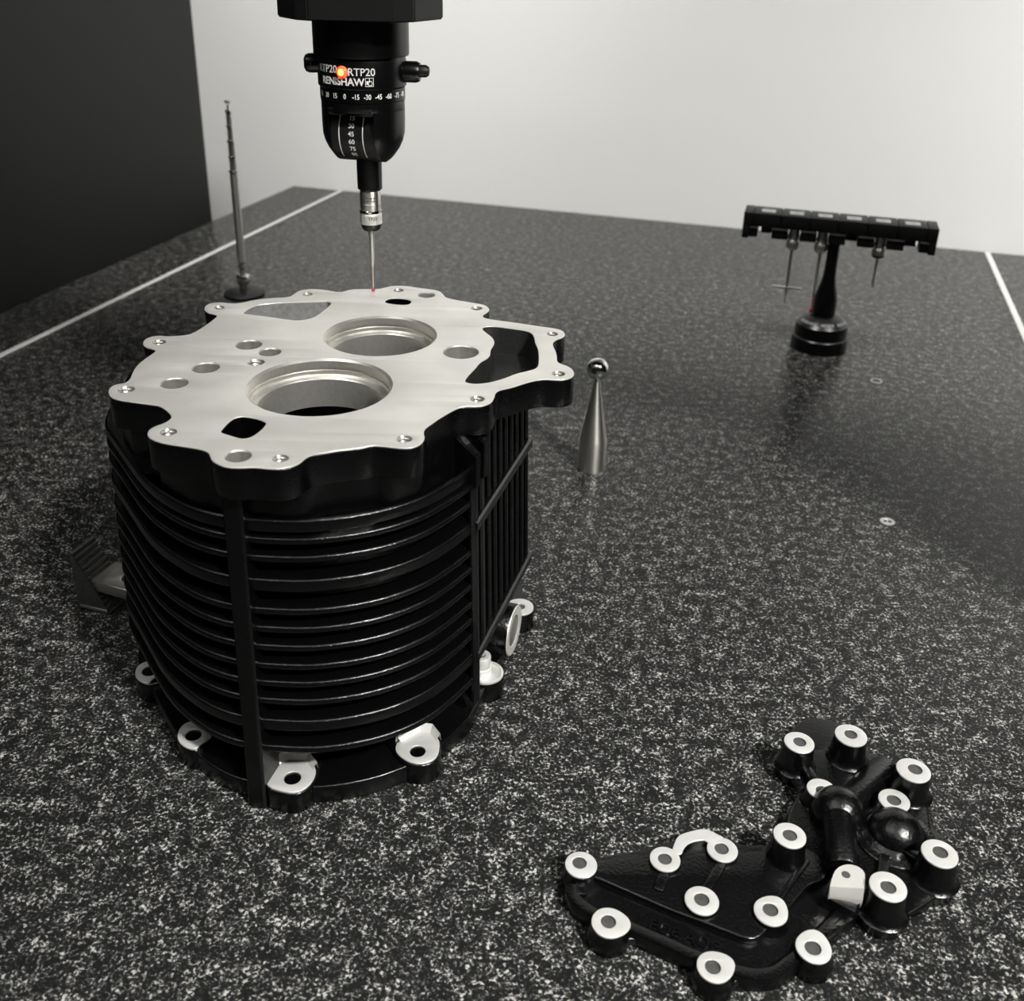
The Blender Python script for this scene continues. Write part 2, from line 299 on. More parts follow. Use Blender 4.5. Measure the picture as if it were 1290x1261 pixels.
C_ARCH = ((80.0, 343.3), (80.6, 345.5), (83.4, 351.9), (88.1, 354.4), (97.3, 357.2), (102.7, 353.5), (105.4, 351.7), (101.8, 349.9), (99.2, 347.1), (97.3, 348.7), (95.2, 350.5), (88.4, 348.4), (85.5, 345.2), (84.1, 341.6), (81.2, 341.8))
C_TAB = ((144.2, 319.1), (146.9, 324.5), (149.4, 328.3), (152.7, 330.5), (156.4, 331.3), (159.9, 330.2), (161.7, 327.3), (161.1, 324.1), (159.0, 318.6), (158.5, 316.5), (144.5, 318.5))
C_PLATEAU = ((36.2, 329.9), (43.0, 330.1), (53.0, 324.9), (64.8, 318.9), (76.2, 313.0), (89.5, 307.6), (98.7, 303.3), (105.9, 300.2), (111.0, 300.9), (115.9, 305.5), (127.4, 316.3), (134.4, 323.7), (140.0, 329.4), (145.4, 330.2), (149.9, 335.4), (149.5, 345.8), (136.3, 353.4), (126.3, 348.0), (110.7, 345.2), (98.1, 353.5), (84.2, 348.3), (71.9, 344.6), (65.2, 342.2), (55.4, 340.8), (44.6, 338.5), (36.9, 333.1))
C_RIM = ((32.5, 326.9), (31.1, 323.8), (32.2, 319.6), (36.0, 314.9), (41.8, 310.4), (49.6, 307.2), (58.2, 303.5), (66.6, 299.3), (74.0, 295.6), (83.0, 291.1), (91.1, 287.6), (98.3, 285.0), (106.5, 283.3), (112.3, 284.0), (117.5, 285.9), (125.6, 291.7), (133.5, 297.9), (141.9, 305.4), (155.7, 318.5))
C_DOME1 = (163.2, 369.4)
C_DOME2 = (187.0, 357.7)
C_PIPE = ((161.7, 364.6), (158.2, 339.1))
C_HALF = ((196.8, 407.2), (171.9, 378.1))
C_LETTERS = ((46.8, 321.0), (68.3, 311.0), (82.3, 302.8), (95.7, 297.7))
TEXT_H = (0.6, 5.2)
INSERT = ((284.0, 662.9), (361.0, 934.0))

# ------------------------------------------------------------------ the room
TX, TY = Vector((.960, -.279)), Vector((.279, .960))      # the table's own axes
P0 = Vector((-441, 1480))
def T(a, b): return P0 + TX*a + TY*b
TROT = math.atan2(TX.y, TX.x)
def rbox(bm, a0, a1, b0, b1, z0, z1, bev=0):
    c = T((a0+a1)/2, (b0+b1)/2); box(bm, (c.x, c.y, (z0+z1)/2), (a1-a0, b1-b0, z1-z0), TROT, bev)
FLOOR = -900
def shell(name, *args, mat='wall'):
    bm = bmesh.new(); rbox(bm, *args); link(name, bm, M[mat], smooth=0, kind='structure')
shell('floor', -1600, 3200, -3800, 256, FLOOR-50, FLOOR, mat='floor')
shell('ceiling', -1600, 3200, -3800, 256, CEIL, CEIL+50)
shell('wall_back', -1600, 3200, 256, 336, FLOOR, CEIL)
shell('wall_left', -1600, -1540, -3800, 256, FLOOR, CEIL)
shell('wall_right', 3140, 3200, -3800, 256, FLOOR, CEIL, mat='darkwall')
shell('wall_front', -1540, 3140, -3800, -3740, FLOOR, CEIL, mat='darkwall')

# ceiling lamps
t = thing('ceiling_spotlight', 'round ceiling spotlight above the right front of the granite table', 'ceiling light', (KEY[0], KEY[1], CEIL))
bm = bmesh.new(); lathe(bm, (KEY[0], KEY[1], CEIL), [(110, 0), (110, -20), (92, -26), (92, -4), (0, -4)], 40, cap=(True, False)); link('housing', bm, M['white'], t)
for k, (wx_, wy_, pw_) in enumerate(ADDED_FILL):  # made-up fixtures for the fill lamps added for the wall
    t = thing('wall_washer', ['ceiling wall washer lamp aimed at the right of the white wall', 'ceiling wall washer lamp aimed at the left of the white wall'][k], 'ceiling light', (wx_, wy_, CEIL))
    d_ = Vector((200, 900, -250-(CEIL-70))).normalized(); bm = bmesh.new(); lathe(bm, Vector((wx_, wy_, CEIL-70))-d_*6, [(0, 0), (185, 0), (190, 30), (186, 30), (182, 4)], 36, d_, cap=(False, False)); link('reflector', bm, M['white'], t)
    bm = bmesh.new(); lathe(bm, (wx_, wy_, CEIL-70), [(16, 0), (16, 70)], 20); link('stem', bm, M['white'], t)
PL = ['square ceiling light panel above the left of the table', 'square ceiling light panel above the right of the table',
      'long narrow ceiling light panel in front of the table', 'square ceiling light panel at the right side of the room', 'wide ceiling light panel left of the front of the table']
for (px_, py_, sx_, sy_), lab in zip(PANELS, PL):
    t = thing('ceiling_light', lab, 'ceiling light', (px_, py_, CEIL), 'ceiling light panels')
    bm = bmesh.new()
    for dx, dy, wx, wy in ((0, sy_/2+12, sx_+48, 24), (0, -sy_/2-12, sx_+48, 24), (sx_/2+12, 0, 24, sy_), (-sx_/2-12, 0, 24, sy_)):
        box(bm, (px_+dx, py_+dy, CEIL-14), (wx, wy, 28))
    link('frame', bm, M['white'], t, 0)
    bm = bmesh.new(); box(bm, (px_, py_, CEIL-8), (sx_, sy_, 10)); link('diffuser', bm, M['lamp'], t, 0)

# ------------------------------------------------------------------ granite table
SA0, SA1, SB0, SB1 = 0, 1173, -1700, 250
t = thing('granite_table', 'black granite inspection table flecked with grey', 'table', (*T(586, -700), FLOOR))
bm = bmesh.new(); rbox(bm, SA0, SA1, SB0, SB1, -180, 0, 1.2); link('slab', bm, M['granite'], t, 35)
for a in (89, 1084):
    bm = bmesh.new(); rbox(bm, a-3.6, a+3.6, SB0+2, SB1-1.5, -.3, .7, .25); link('inlay_strip', bm, M['strip'], t, 35)
for k, (x, y) in enumerate(INSERT):
    bm = bmesh.new(); w = 3.1 if k == 0 else 4.8
    lathe(bm, (x, y, 0), [(5.4, -.3), (5.4, .3), (5.2, .5), (w, .5), (w-.3, .1)], 32, cap=(False, True))
    o = link('threaded_insert', bm, M['pad'], t); o['label'] = 'bright metal ring set in the granite'
    bm = bmesh.new()
    if k == 0: lathe(bm, (x-1.5, y+.4, 0), [(1.2, 0), (1.2, .3)], 16); lathe(bm, (x+1.5, y-.4, 0), [(1.3, 0), (1.3, .3)], 16)
    else: lathe(bm, (x, y, 0), [(4.6, 0), (4.6, .3)], 24)
    link('pin_hole', bm, M['blacksmooth'], o)
for a in (80, 970):
    for b_ in (-1500, 80): bm = bmesh.new(); rbox(bm, a, a+120, b_, b_+120, FLOOR, -180, 2); link('leg', bm, M['blackplastic'], t, 35)

# black machine panel along the table's left edge
t = thing('guide_panel', 'tall matte black machine panel standing along the left edge of the table', 'machine panel', (*T(-40, -850), FLOOR))
bm = bmesh.new(); rbox(bm, -70, -1, -1700, 0, FLOOR, 430, 2); link('cover_sheet', bm, M['panel'], t, 35)
# bridge that carries the probe (above and right of the frame)
A_LEG = (420+441)*TX.x + (383-1480)*TX.y; B_LEG = (420+441)*TY.x + (383-1480)*TY.y
t = thing('measuring_bridge', 'dark bridge of the measuring machine spanning above the table', 'machine bridge', (*T(A_LEG+120, B_LEG+120), 0))
bm = bmesh.new(); rbox(bm, 1, A_LEG+230, B_LEG, B_LEG+300, 470, 760, 4); link('beam', bm, M['panel'], t, 35)
bm = bmesh.new(); rbox(bm, A_LEG, A_LEG+230, B_LEG, B_LEG+300, .2, 469, 4); link('leg', bm, M['panel'], t, 35)

# ------------------------------------------------------------------ finned motor housing
HZ = 189
hs = thing('motor_housing', 'large black finned cast housing with a bare machined top face', 'machine part', (-95, 490, 0))
hs_c = Vector((-95, 490))
FRONT = [(-121, 378.6), (-112, 376.8), (-100, 376), (-88, 376.2), (-77, 378.3), (-66, 381.5), (-55, 386.2), (-44, 393), (-34, 401.8), (-25, 414), (-19, 423.5), (-14.5, 431)]
LEFT = [(-150, 597), (-182, 580), (-204, 555), (-212, 530), (-213, 508), (-212, 488), (-207.5, 468), (-199, 455.5), (-190, 442.5), (-180.5, 428.5), (-171, 415), (-163, 405.5), (-156, 398.8), (-149, 392.8), (-142, 387.6), (-135, 383.6), (-128, 380.6), (-121, 378.6)]
REAR = [(12, 522), (13, 545), (8, 566), (-10, 584), (-50, 600), (-100, 604), (-150, 597)]
def draft(p, z):
    s = 1 + .016*(100-z)/60
    return [hs_c + (Vector(q)-hs_c)*s for q in p]
def inset(p, d, closed=True):
    n = path_normals(p, closed); return [Vector(q[:2]) - m*d for q, m in zip(p, n)]
OUTL = LEFT[:-1] + FRONT + REAR[:-1]         # anticlockwise, outward = right of travel
core = inset(chaikin(OUTL, 2), 9.5)
bm = bmesh.new()
foot_core = inset(chaikin(OUTL, 2), 27)
rings = [[bm.verts.new((*q, z)) for q in draft(c_, z)] for c_, z in ((foot_core, 1), (foot_core, 24), (core, 33), (core, 120), (core, 174))]
n = len(core)
for a, b_ in zip(rings, rings[1:]):
    for i in range(n): bm.faces.new((a[i], a[(i+1) % n], b_[(i+1) % n], b_[i]))
bm.faces.new(rings[0][::-1])
link('core', bm, M['black'], hs, 40)
# shoulder the flange stands on
sh_o = chaikin(LEFT[:-1] + FRONT + [(-26, 437), (-3, 520), (0, 545)] + REAR[2:-1], 2)
bm = sheet([draft(sh_o, 160), inset(draft(chaikin(OUTL, 2), 160), 40)], 153.5, 160, 1.4); link('shoulder', bm, M['black'], hs, 50)
# cooling fins: one per level on each side of the front rib
LEVELS = [(160, 4, 0), (151, 3.4, 1), (142, 3.4, 1), (130, 6.5, 1), (115, 3.6, 1), (105.2, 3.4, 1), (95.3, 3.4, 1), (85, 3.4, 1), (75.2, 3.4, 1), (65.2, 3.4, 1), (53, 6.5, 1), (37.5, 4, 1)]
def fin_section(z, th, depth=11, ov=0):
    r = min(1.3, th*.38)
    s = [(-depth, z-th-1.0), (-r+ov, z-th)]
    for k in range(0, 4): a = -pi/2 + k/3*pi/2; s.append((-r+ov+r*cos(a), z-th+r+r*sin(a)))
    for k in range(0, 4): a = k/3*pi/2; s.append((-r+ov+r*cos(a), z-r+r*sin(a)))
    s.append((-depth, z+.7))
    return s
fr = chaikin(FRONT, 2, False); lf = chaikin(LEFT, 2, False)
for z, th, k in LEVELS:
    if not k: continue
    for path in (fr, lf):
        bm = bmesh.new(); sweep(bm, draft(path, z), fin_section(z, th)); link('fin', bm, M['black'], hs, 50)
# vertical ribs
def rib(x, y, nx, ny, w, dep, z0, z1, out=2.2, slope=0, parent=hs, name='rib', mat='black'):
    """vertical rib centred on (x,y) of the outline, n = outward; follows the draft"""
    nv = Vector((nx, ny)).normalized(); tv = Vector((-nv.y, nv.x)); b = bmesh.new(); rr = []
    for z in (z0, z1):
        c = draft([(x, y)], z)[0]; ring = []
        bw = 1.0
        for o, s in ((-dep, -w/2), (out-bw, -w/2), (out, -w/2+bw), (out, w/2-bw), (out-bw, w/2), (-dep, w/2)):
            q = c + nv*o + tv*s; ring.append(b.verts.new((q.x, q.y, z - (slope*max(0, o+dep) if z == z1 else 0))))
        rr.append(ring)
    for i in range(6): b.faces.new((rr[0][i], rr[0][(i+1) % 6], rr[1][(i+1) % 6], rr[1][i]))
    b.faces.new(rr[0][::-1]); b.faces.new(rr[1])
    bmesh.ops.recalc_face_normals(b, faces=b.faces[:])
    return link(name, b, M[mat], parent, 40)
rib(-116.5, 377.4, -.25, -.97, 9.5, 14, 1, 174, 2.2)
rib(-15.2, 430.0, .45, -.89, 5.0, 14, 22, 168, 1.2)
rib(-12.0, 440.5, .957, -.288, 4.0, 12, 46, 170, 1.5)
# sloping gussets from the flange neck to the corner ribs
for (ax, ay), (bx, by), zt in ((GUSSET[0], (-15.2, 430), 168), (GUSSET[2], (-12, 440.5), 170)):
    b = bmesh.new(); a = Vector((ax, ay)); e = Vector((bx, by)); d = (a-e).normalized(); p = Vector((-d.y, d.x))*2.3
    e = e - d*2.0; a = a + d*10
    pr = []
    for s in (-1, 1):
        pr.append([b.verts.new((*(q+p*s), z)) for q, z in ((e, zt), (a, zt+16), (a, 150), (e, 150))])
    for i in range(4): b.faces.new((pr[0][i], pr[0][(i+1) % 4], pr[1][(i+1) % 4], pr[1][i]))
    b.faces.new(pr[0]); b.faces.new(pr[1][::-1])
    bmesh.ops.recalc_face_normals(b, faces=b.faces[:])
    bmesh.ops.bevel(b, geom=b.edges[:], offset=.7, segments=2, affect='EDGES')
    link('gusset', b, M['black'], hs, 40)
# right face: upright fins and two rails
RA, RB = Vector((-14.5, 431)), Vector((12, 522)); rn = Vector((.957, -.288))
for k in range(9):
    q = RA + (RB-RA)*((k+1.35)/9.4)
    rib(q.x, q.y, rn.x, rn.y, 3.0, 12, 48, 173.4, .4, name='upright_fin')
q0, q1 = RA - (RB-RA)*.02, RB + (RB-RA)*.03
for z, th in ((131, 6.5), (54, 6.5)):
    bm = bmesh.new(); sweep(bm, draft([q0, (q0+q1)/2, q1], z), [(-12, z-th-1), (1.2, z-th), (2.2, z-th+1), (2.2, z-1), (1.2, z), (-12, z+1)])
    link('rail', bm, M['black'], hs, 40)

# top flange, bores and machined face
thr = [circ(x, y, r) for x, y, r in THREADED]; drl = [circ(x, y, r) for x, y, r in DRILLED]
BORES = [(-92, 456.8, 35.1), (-71.4, 527.8, 30.8)]
bor = [circ(x, y, r, 72) for x, y, r in BORES]
shaped = [chaikin(q, 2) for q in (SLOT_A, SLOT_B, WINDOW, POCKET)]
edge = chaikin(FLANGE, 1)
bm = sheet([edge] + shaped + bor + thr + drl, 173.5, 188.3, .35); link('flange', bm, M['black'], hs, 35)
bm = sheet([edge] + shaped + bor + thr + drl, 188.3, HZ, .25); link('machined_face', bm, M['alu'], hs, 30)['label'] = 'bare milled aluminium face'
# neck: the flange's walls carried down to the shoulder where the body is below them
def polar(p):
    q = sorted(((math.atan2(v.y-490, v.x+95), math.hypot(v.x+95, v.y-490)) for v in (Vector(w[:2]) for w in p)))
    def f(a):
        lo = None
        for (a0, r0), (a1, r1) in zip(q, q[1:]+[(q[0][0]+2*pi, q[0][1])]):
            if a0 <= a <= a1: return r0+(r1-r0)*(a-a0)/max(1e-6, a1-a0)
        return q[-1][1]
    return f
pf, pb = polar(inset(edge, -.3)), polar(inset(chaikin(OUTL, 2), 5))
nk = []
for k in range(240):
    a = -pi+.001+2*pi*k/240; r = min(pf(a)-.7, pb(a)); nk.append((-95+r*cos(a), 490+r*sin(a)))
bm = bmesh.new(); wall_loop(bm, nk, 158, 174); link('neck', bm, M['black'], hs, 40)
for (x, y, r), bl in zip(BORES, ('large', 'small')):
    st = 4.6 if bl == 'large' else 4.0
    bm = bmesh.new()
    lathe(bm, (x, y, HZ), [(r+.02, .06), (r-1.2, -.9), (r-1.2, -4.6), (r-.2, -4.8), (r-.2, -6.2), (r-1.2, -6.4), (r-1.2, -8.2), (r-st+.8, -9.0), (r-st, -9.8), (r-st, -25), (r-st+2.5, -25.4)], 96, cap=(False, False))
    for f in bm.faces: f.normal_flip()
    link('bearing_bore', bm, M['bore'], hs, 30)['label'] = 'bright bored bearing seat'
for x, y, r in THREADED:
    bm = bmesh.new(); pr = [(r+.02, .05), (r*.86, -.9)]
    for k in range(6): pr += [(r*.72, -1.3-k*1.5), (r*.86, -2.0-k*1.5)]
    lathe(bm, (x, y, HZ), pr, 24, cap=(False, True))
    for f in bm.faces: f.normal_flip()
    link('threaded_hole', bm, M['darksteel'], hs, 20)
    bm = bmesh.new(); lathe(bm, (x, y, HZ-6), [(r*.84, 0), (r*.84, .1)], 20); link('hole_bottom', bm, M['blackened'], hs, 20)
for x, y, r in DRILLED:
    bm = bmesh.new(); lathe(bm, (x, y, HZ), [(r+.02, .05), (r-.5, -.5), (r-.5, -13), (r*.55, -13.5), (r*.5, -20)], 32, cap=(False, True))
    for f in bm.faces: f.normal_flip()
    link('drilled_hole', bm, M['drill'], hs, 30)
def lining(lp, z0, mat, name, floor=True, grow=.02, taper=0):
    bm = bmesh.new(); c = sum((Vector(p) for p in lp), Vector((0, 0)))/len(lp)
    top = inset([Vector(p) for p in lp], .35, True)
    if abs(sum((a_.x*b_.y-b_.x*a_.y) for a_, b_ in zip(top, top[1:]+top[:1]))) > abs(sum((a_[0]*b_[1]-b_[0]*a_[1]) for a_, b_ in zip(lp, list(lp[1:])+list(lp[:1])))): top = inset([Vector(p) for p in lp], -.35, True)
    low = [Vector(p)-(Vector(p)-c)*taper for p in lp]
    a = [bm.verts.new((*p, z0)) for p in low]; m_ = [bm.verts.new((*p, z0+(3 if taper else 1))) for p in [q+(w-q)*.15 for q, w in zip(low, top)]] ; b_ = [bm.verts.new((*p, HZ-.25)) for p in top]
    k = len(lp)
    for u, v in ((a, m_), (m_, b_)):
        for i in range(k): bm.faces.new((u[i], u[(i+1) % k], v[(i+1) % k], v[i]))
    if floor: bm.faces.new(a)
    bmesh.ops.triangulate(bm, faces=[f for f in bm.faces if len(f.verts) > 4])
    return link(name, bm, M[mat], hs, 60)
lining(shaped[0], 150, 'black', 'slot'); lining(shaped[1], 150, 'black', 'slot')
lining(shaped[2], 150, 'castalu', 'window')
lining(shaped[3], 174.6, 'pocket', 'pocket', taper=.07)

# base flange with feet and bright spot faces
FC = {'f1': (-101, 381, 11), 'f2': (-42, 402.5, 11), 'f3': (-157, 406, 9), 'f4': (-196, 454.5, 9), 'f5': (DATA5[0], DATA5[1], 10), 'f6': (10, 524.7, 9)}
bo = chaikin(draft(OUTL, 0), 1)
bm = sheet([inset(bo, 3)], .3, 11, 1.0); link('base_flange', bm, M['black'], hs, 40)
for k in ('f1', 'f2', 'f3', 'f4'):
    lp = chaikin(FEET[k], 1); hx, hy, hr = FEET[k+'h']
    c = sum((Vector(p) for p in lp), Vector((0, 0)))/len(lp)
    # foot: the pad's outline, drawn out towards the body
    d = (hs_c-c).normalized()
    pts = [c+(Vector(p)-c)*1.05 for p in lp]; back = [p+d*16 for p in pts if (p-c).dot(d) > -2]
    import_pts = pts+back
    hull = bmesh.new()
    vs = [hull.verts.new((*p, 0)) for p in import_pts]
    r_ = bmesh.ops.convex_hull(hull, input=vs)
    co = sorted([v.co.copy() for v in hull.verts if v.link_edges], key=lambda v: math.atan2(v.y-(c+d*7).y, v.x-(c+d*7).x)); hull.free()
    if k in ('f1', 'f2'): co = [((v.x-c.x)*1.03+c.x, (v.y-c.y)*1.03+c.y) for v in co]
    bm = sheet([[(v[0], v[1]) for v in co]], .3, 13.2, 1.0)
    ft = link('foot', bm, M['black'], hs, 40)
    bm = sheet([lp, circ(hx, hy, hr, 28)], 12.9, 14, .25); pd = link('foot_pad', bm, M['pad'], ft, 30); pd['label'] = 'bright spot-faced pad'
    bm = bmesh.new(); lathe(bm, (hx, hy, 13.8), [(hr+.1, 0), (hr-.2, -.6), (hr-.2, -.75)], 28, cap=(False, True))
    for f in bm.faces: f.normal_flip()
    bmesh.ops.recalc_face_normals(bm, faces=bm.faces[:])
    link('bolt_hole', bm, M['blackened'], ft)
    if k in ('f1', 'f2'):                      # milled facets standing behind the spot face
        far = [i for i, p in enumerate(FEET[k]) if (Vector(p)-c).dot(Vector((.05, 1))) > 1.5]
        bm = bmesh.new(); seq = [Vector(FEET[k][i]) for i in far]
        ia = [bm.verts.new((*(p+(c-p)*.16), 14.0)) for p in seq]; ib = [bm.verts.new((*(p+(p-c)*.06), 17.6)) for p in seq]; ic = [bm.verts.new((*(p+(p-c)*.10), 13.0)) for p in seq]
        for i in range(len(seq)-1):
            bm.faces.new((ia[i], ia[i+1], ib[i+1], ib[i])); bm.faces.new((ib[i], ib[i+1], ic[i+1], ic[i]))
        link('pad_wall', bm, M['pad'], ft, 15)
# foot with the bolt, right corner
x, y = DATA5[:2]; r = 9.6
bm = bmesh.new(); lathe(bm, (x, y, .3), [(r+.6, 0), (r+.8, 1), (r+.8, 11), (r+.3, 12.4)], 40); ft = link('foot', bm, M['black'], hs)
bm = bmesh.new(); lathe(bm, (x, y, 12.6), [(r+.3, 0), (r+.3, 1.2), (r-1.0, 1.5), (r-1.6, .3), (0, .3)], 40, cap=(True, False)); link('foot_pad', bm, M['pad'], ft)['label'] = 'bright spot-faced pad'
bx, by = x-2.5, y+1.2
bm = bmesh.new(); lathe(bm, (bx, by, 12.9), [(5.6, 0), (5.6, 4), (5.2, 4.4), (5.2, 11), (4.8, 11.6), (2.6, 11.6), (2.4, 9.0), (0, 9.0)], 32, cap=(True, False)); link('socket_bolt', bm, M['pad'], ft)['label'] = 'bright socket head bolt'
bm = bmesh.new(); lathe(bm, (bx, by, 22), [(2.4, 0), (2.4, .1)], 6); link('hex_socket', bm, M['blackened'], ft)
# foot at the right rear
x, y = DATA6
bm = bmesh.new(); lathe(bm, (x, y, .3), [(8.6, 0), (8.9, 1), (8.6, 12.6)], 40); box(bm, (x-9, y+2.5, 6), (14, 14, 11), .29); ft = link('foot', bm, M['black'], hs)
bm = sheet([circ(x, y, 8.4, 40), circ(x, y, 3.1, 28)], 12.7, 14, .25); link('foot_pad', bm, M['pad'], ft)['label'] = 'bright spot-faced pad'
bm = bmesh.new(); lathe(bm, (x, y, 13.0), [(3.1, 0), (3.1, .12)], 28); link('bolt_hole', bm, M['blackened'], ft)
# side port below the rail
pc = Vector((6.5, 493, 19.5)); pn = Vector((.957, -.288, 0))
bm = bmesh.new(); lathe(bm, pc-pn*24, [(15.5, 0), (15.5, 22.6), (15.0, 23.6)], 48, pn); po = link('side_port', bm, M['black'], hs)
bm = bmesh.new(); lathe(bm, pc-pn*.4, [(15.0, 0), (14.7, .5), (9.8, .5), (9.0, -.1), (9.0, -.3)], 48, pn, cap=(False, False)); link('port_face', bm, M['alu'], po)['label'] = 'bare machined ring'
bm = bmesh.new(); lathe(bm, pc-pn*.6, [(9.0, 0), (8.2, .25), (0, .25)], 40, pn, cap=(False, False)); link('port_plug', bm, M['steel'], po)

# ------------------------------------------------------------------ clamp holding the housing
bd = Vector((21, -6.5)).normalized(); bp_ = Vector((-bd.y, bd.x))
b0 = Vector((-266.2, 530.5))
t = thing('step_block', 'black triangular step block with a toothed slope, standing left of the finned housing', 'step block', (*(b0+bd*11+bp_*10), 0))
prof = [(0, .2), (0, 40.5), (2.2, 40.5)]; ns = 12
for k in range(ns):
    u0 = 2.2+k*(20.6-0)/ns; z = 40.5-(k+1)*39/ns
    prof += [(u0, z+.35), (2.2+(k+1)*20.6/ns, z+.35)]
prof += [(22.8, .2)]
bm = bmesh.new(); fa = [bm.verts.new((*(b0+bd*u), z)) for u, z in prof]; fb = [bm.verts.new((*(b0+bd*u+bp_*21), z)) for u, z in prof]
k_ = len(prof)
for i in range(k_): bm.faces.new((fa[i], fa[(i+1) % k_], fb[(i+1) % k_], fb[i]))
f1 = bm.faces.new(fa[::-1]); f2 = bm.faces.new(fb)
bmesh.ops.triangulate(bm, faces=[f1, f2]); bmesh.ops.recalc_face_normals(bm, faces=bm.faces[:])
link('toothed_wedge', bm, M['blackened'], t, 20)
bm = bmesh.new(); box(bm, (*(b0+bd*11.5-bp_*.4), 2.6), (20, 1.0, 2.2), math.atan2(bd.y, bd.x), .4); link('base_edge', bm, M['darksteel'], t)
s0 = Vector((-255.0, 528.3)); sd = Vector((.934, -.357)); sp_ = Vector((.357, .934))
t = thing('clamp_strap', 'flat dark clamp strap with a slot, reaching from the step block to the housing', 'clamp', (*(s0+sd*18+sp_*11.5), 0))
def sq(u, v): return tuple(s0+sd*u+sp_*v)
slot = [sq(20+5*cos(a), 11.5+4.6*sin(a)) for a in [pi/2+pi*k/10 for k in range(11)]] + [sq(30+5*cos(a), 11.5+4.6*sin(a)) for a in [-pi/2+pi*k/10 for k in range(11)]]
bm = sheet([[sq(0, 0), sq(41, 0), sq(41, 23), sq(0, 23)], slot], 15.2, 22.8, .8); link('bar', bm, M['darksteel'], t, 40)
bm = bmesh.new()
for k in range(3): box(bm, (*sq(-.3, 11.5), 16.6+k*2.6), (1.2, 22, 1.6), math.atan2(sd.y, sd.x))
link('end_tooth', bm, M['blackened'], t, 0)
q = Vector(sq(36, 11.5))
bm = bmesh.new(); lathe(bm, (q.x, q.y, .3), [(7, 0), (6.5, 14.7)], 24); box(bm, (q.x+9, q.y-2, 5), (16, 10, 9), -.36); link('foot', bm, M['black'], hs)

# ------------------------------------------------------------------ cast cover with bosses
cv = thing('cast_cover', 'small black cast cover with bright boss faces lying at the front right', 'machine part', (120, 345, 0))
cb = chaikin(C_BASE, 1)
cb = inset([Vector(p) for p in cb], 1.4, True) if sum(a_.x*b_.y-b_.x*a_.y for a_, b_ in zip(cb, cb[1:]+cb[:1])) > 0 else inset([Vector(p) for p in cb], -1.4, True)
bm = sheet([cb], .6, 5.2, 1.0); link('base_plate', bm, M['black'], cv, 45)
bm = sheet([chaikin(C_PLATEAU, 1)], 5.0, 8.8, 1.2); link('raised_web', bm, M['black'], cv, 45)
rim = chaikin(C_RIM, 1, False)
bm = bmesh.new(); sweep(bm, rim, [(1.2, .7), (1.0, 7.4), (.4, 8.1), (-3.6, 8.1), (-4.6, 7.4), (-6.0, 5.0), (-6.2, .7)]); link('rim', bm, M['black'], cv, 40)
# thicker deck under the domes
deck = [(146, 398), (152, 411), (166, 416), (184, 417), (190, 400), (212, 392), (209, 372), (203, 352), (206, 338), (200, 328), (184, 318), (168, 309), (160, 314), (163, 330), (146, 345), (134, 352), (140, 372), (149, 384)]
bm = sheet([chaikin(deck, 2)], 5.0, 7.6, 1.1); link('deck', bm, M['black'], cv, 50)
for i, (x, y, r, z, hx, hy, hr) in enumerate(C_RINGS):
    bm = bmesh.new()
    fl = 1.8 if z > 12 else .9
    lathe(bm, (x, y, .6), [(r+1.6, 0), (r+1.6, 5.0), (r+.9, 6.2), (r+.5, 7.6), (r+.1, z-1.5)] if z < 12 else [(r+1.8, 0), (r+2.0, 4.6), (r+3.4, 6.6), (r+2.2, 7.5), (r+1.4, 9.0), (r+.9, 11.0), (r+.1, z-1.5)], 40)
    bs = link('boss', bm, M['black'], cv, 40)
    d = Vector((hx-x, hy-y)); n_ = 40
    lp = circ(x, y, r, n_)
    if i in (1, 2, 3, 4):                      # drawn-out faces along the rim
        pull = {1: (1, -.05), 2: (.7, .25), 3: (.3, .75), 4: (.55, .7)}[i]; pv = Vector(pull).normalized()
        lp = [Vector(p)+pv*max(0, (Vector(p)-Vector((x, y))).dot(pv)/r)**3*1.8 for p in lp]
    bm = sheet([lp, circ(hx, hy, hr, 28)], z-.9, z, .2); link('boss_face', bm, M['pad'], bs, 30)['label'] = 'bright machined ring'
    bm = bmesh.new(); lathe(bm, (hx, hy, z-.05), [(hr+.05, 0), (hr-.3, -.5), (hr-.35, -.75)], 28, cap=(False, True)); 
    for f in bm.faces: f.normal_flip()
    bmesh.ops.recalc_face_normals(bm, faces=bm.faces[:]); link('bolt_hole', bm, M['blackened'], bs, 30)
# bridge piece between two bosses
ar = chaikin(C_ARCH, 1)
bm = sheet([ar], 4.5, 10.2, .3); link('bridge', bm, M['black'], cv)
bm = sheet([ar], 10.2, 11.02, .2); link('bridge_face', bm, M['pad'], cv, 30)['label'] = 'bright machined bridge face'
def wallrib(a, b, w, z0, z1, name='web'):
    a, b = Vector(a), Vector(b); d = (b-a); bm = bmesh.new()
    box(bm, (*((a+b)/2), (z0+z1)/2), (d.length, w, z1-z0), math.atan2(d.y, d.x), .9); link(name, bm, M['black'], cv, 40)
wallrib((103, 340), (90.5, 321), 4.5, 5, 10); wallrib((76, 334), (71, 323), 5, 5, 9.8)
wallrib((153, 402), (158, 382), 5, 4, 13); wallrib((37, 331), (37.5, 321), 5, 3, 8.2)
wallrib((120, 316), (142, 342), 3, 5, 10); wallrib((136, 300), (156, 316), 4, 1, 8.5)
wallrib((192, 342), (182, 352), 5, 5, 13); wallrib((168, 320), (178, 345), 5, 4, 11); wallrib((202, 383), (192, 374), 6, 5, 11)
bm = bmesh.new(); ball(bm, (*C_DOME1, 8), 13.4, 1, 1, 1.12); cut_below(bm, 2); link('dome', bm, M['black'], cv, 60)
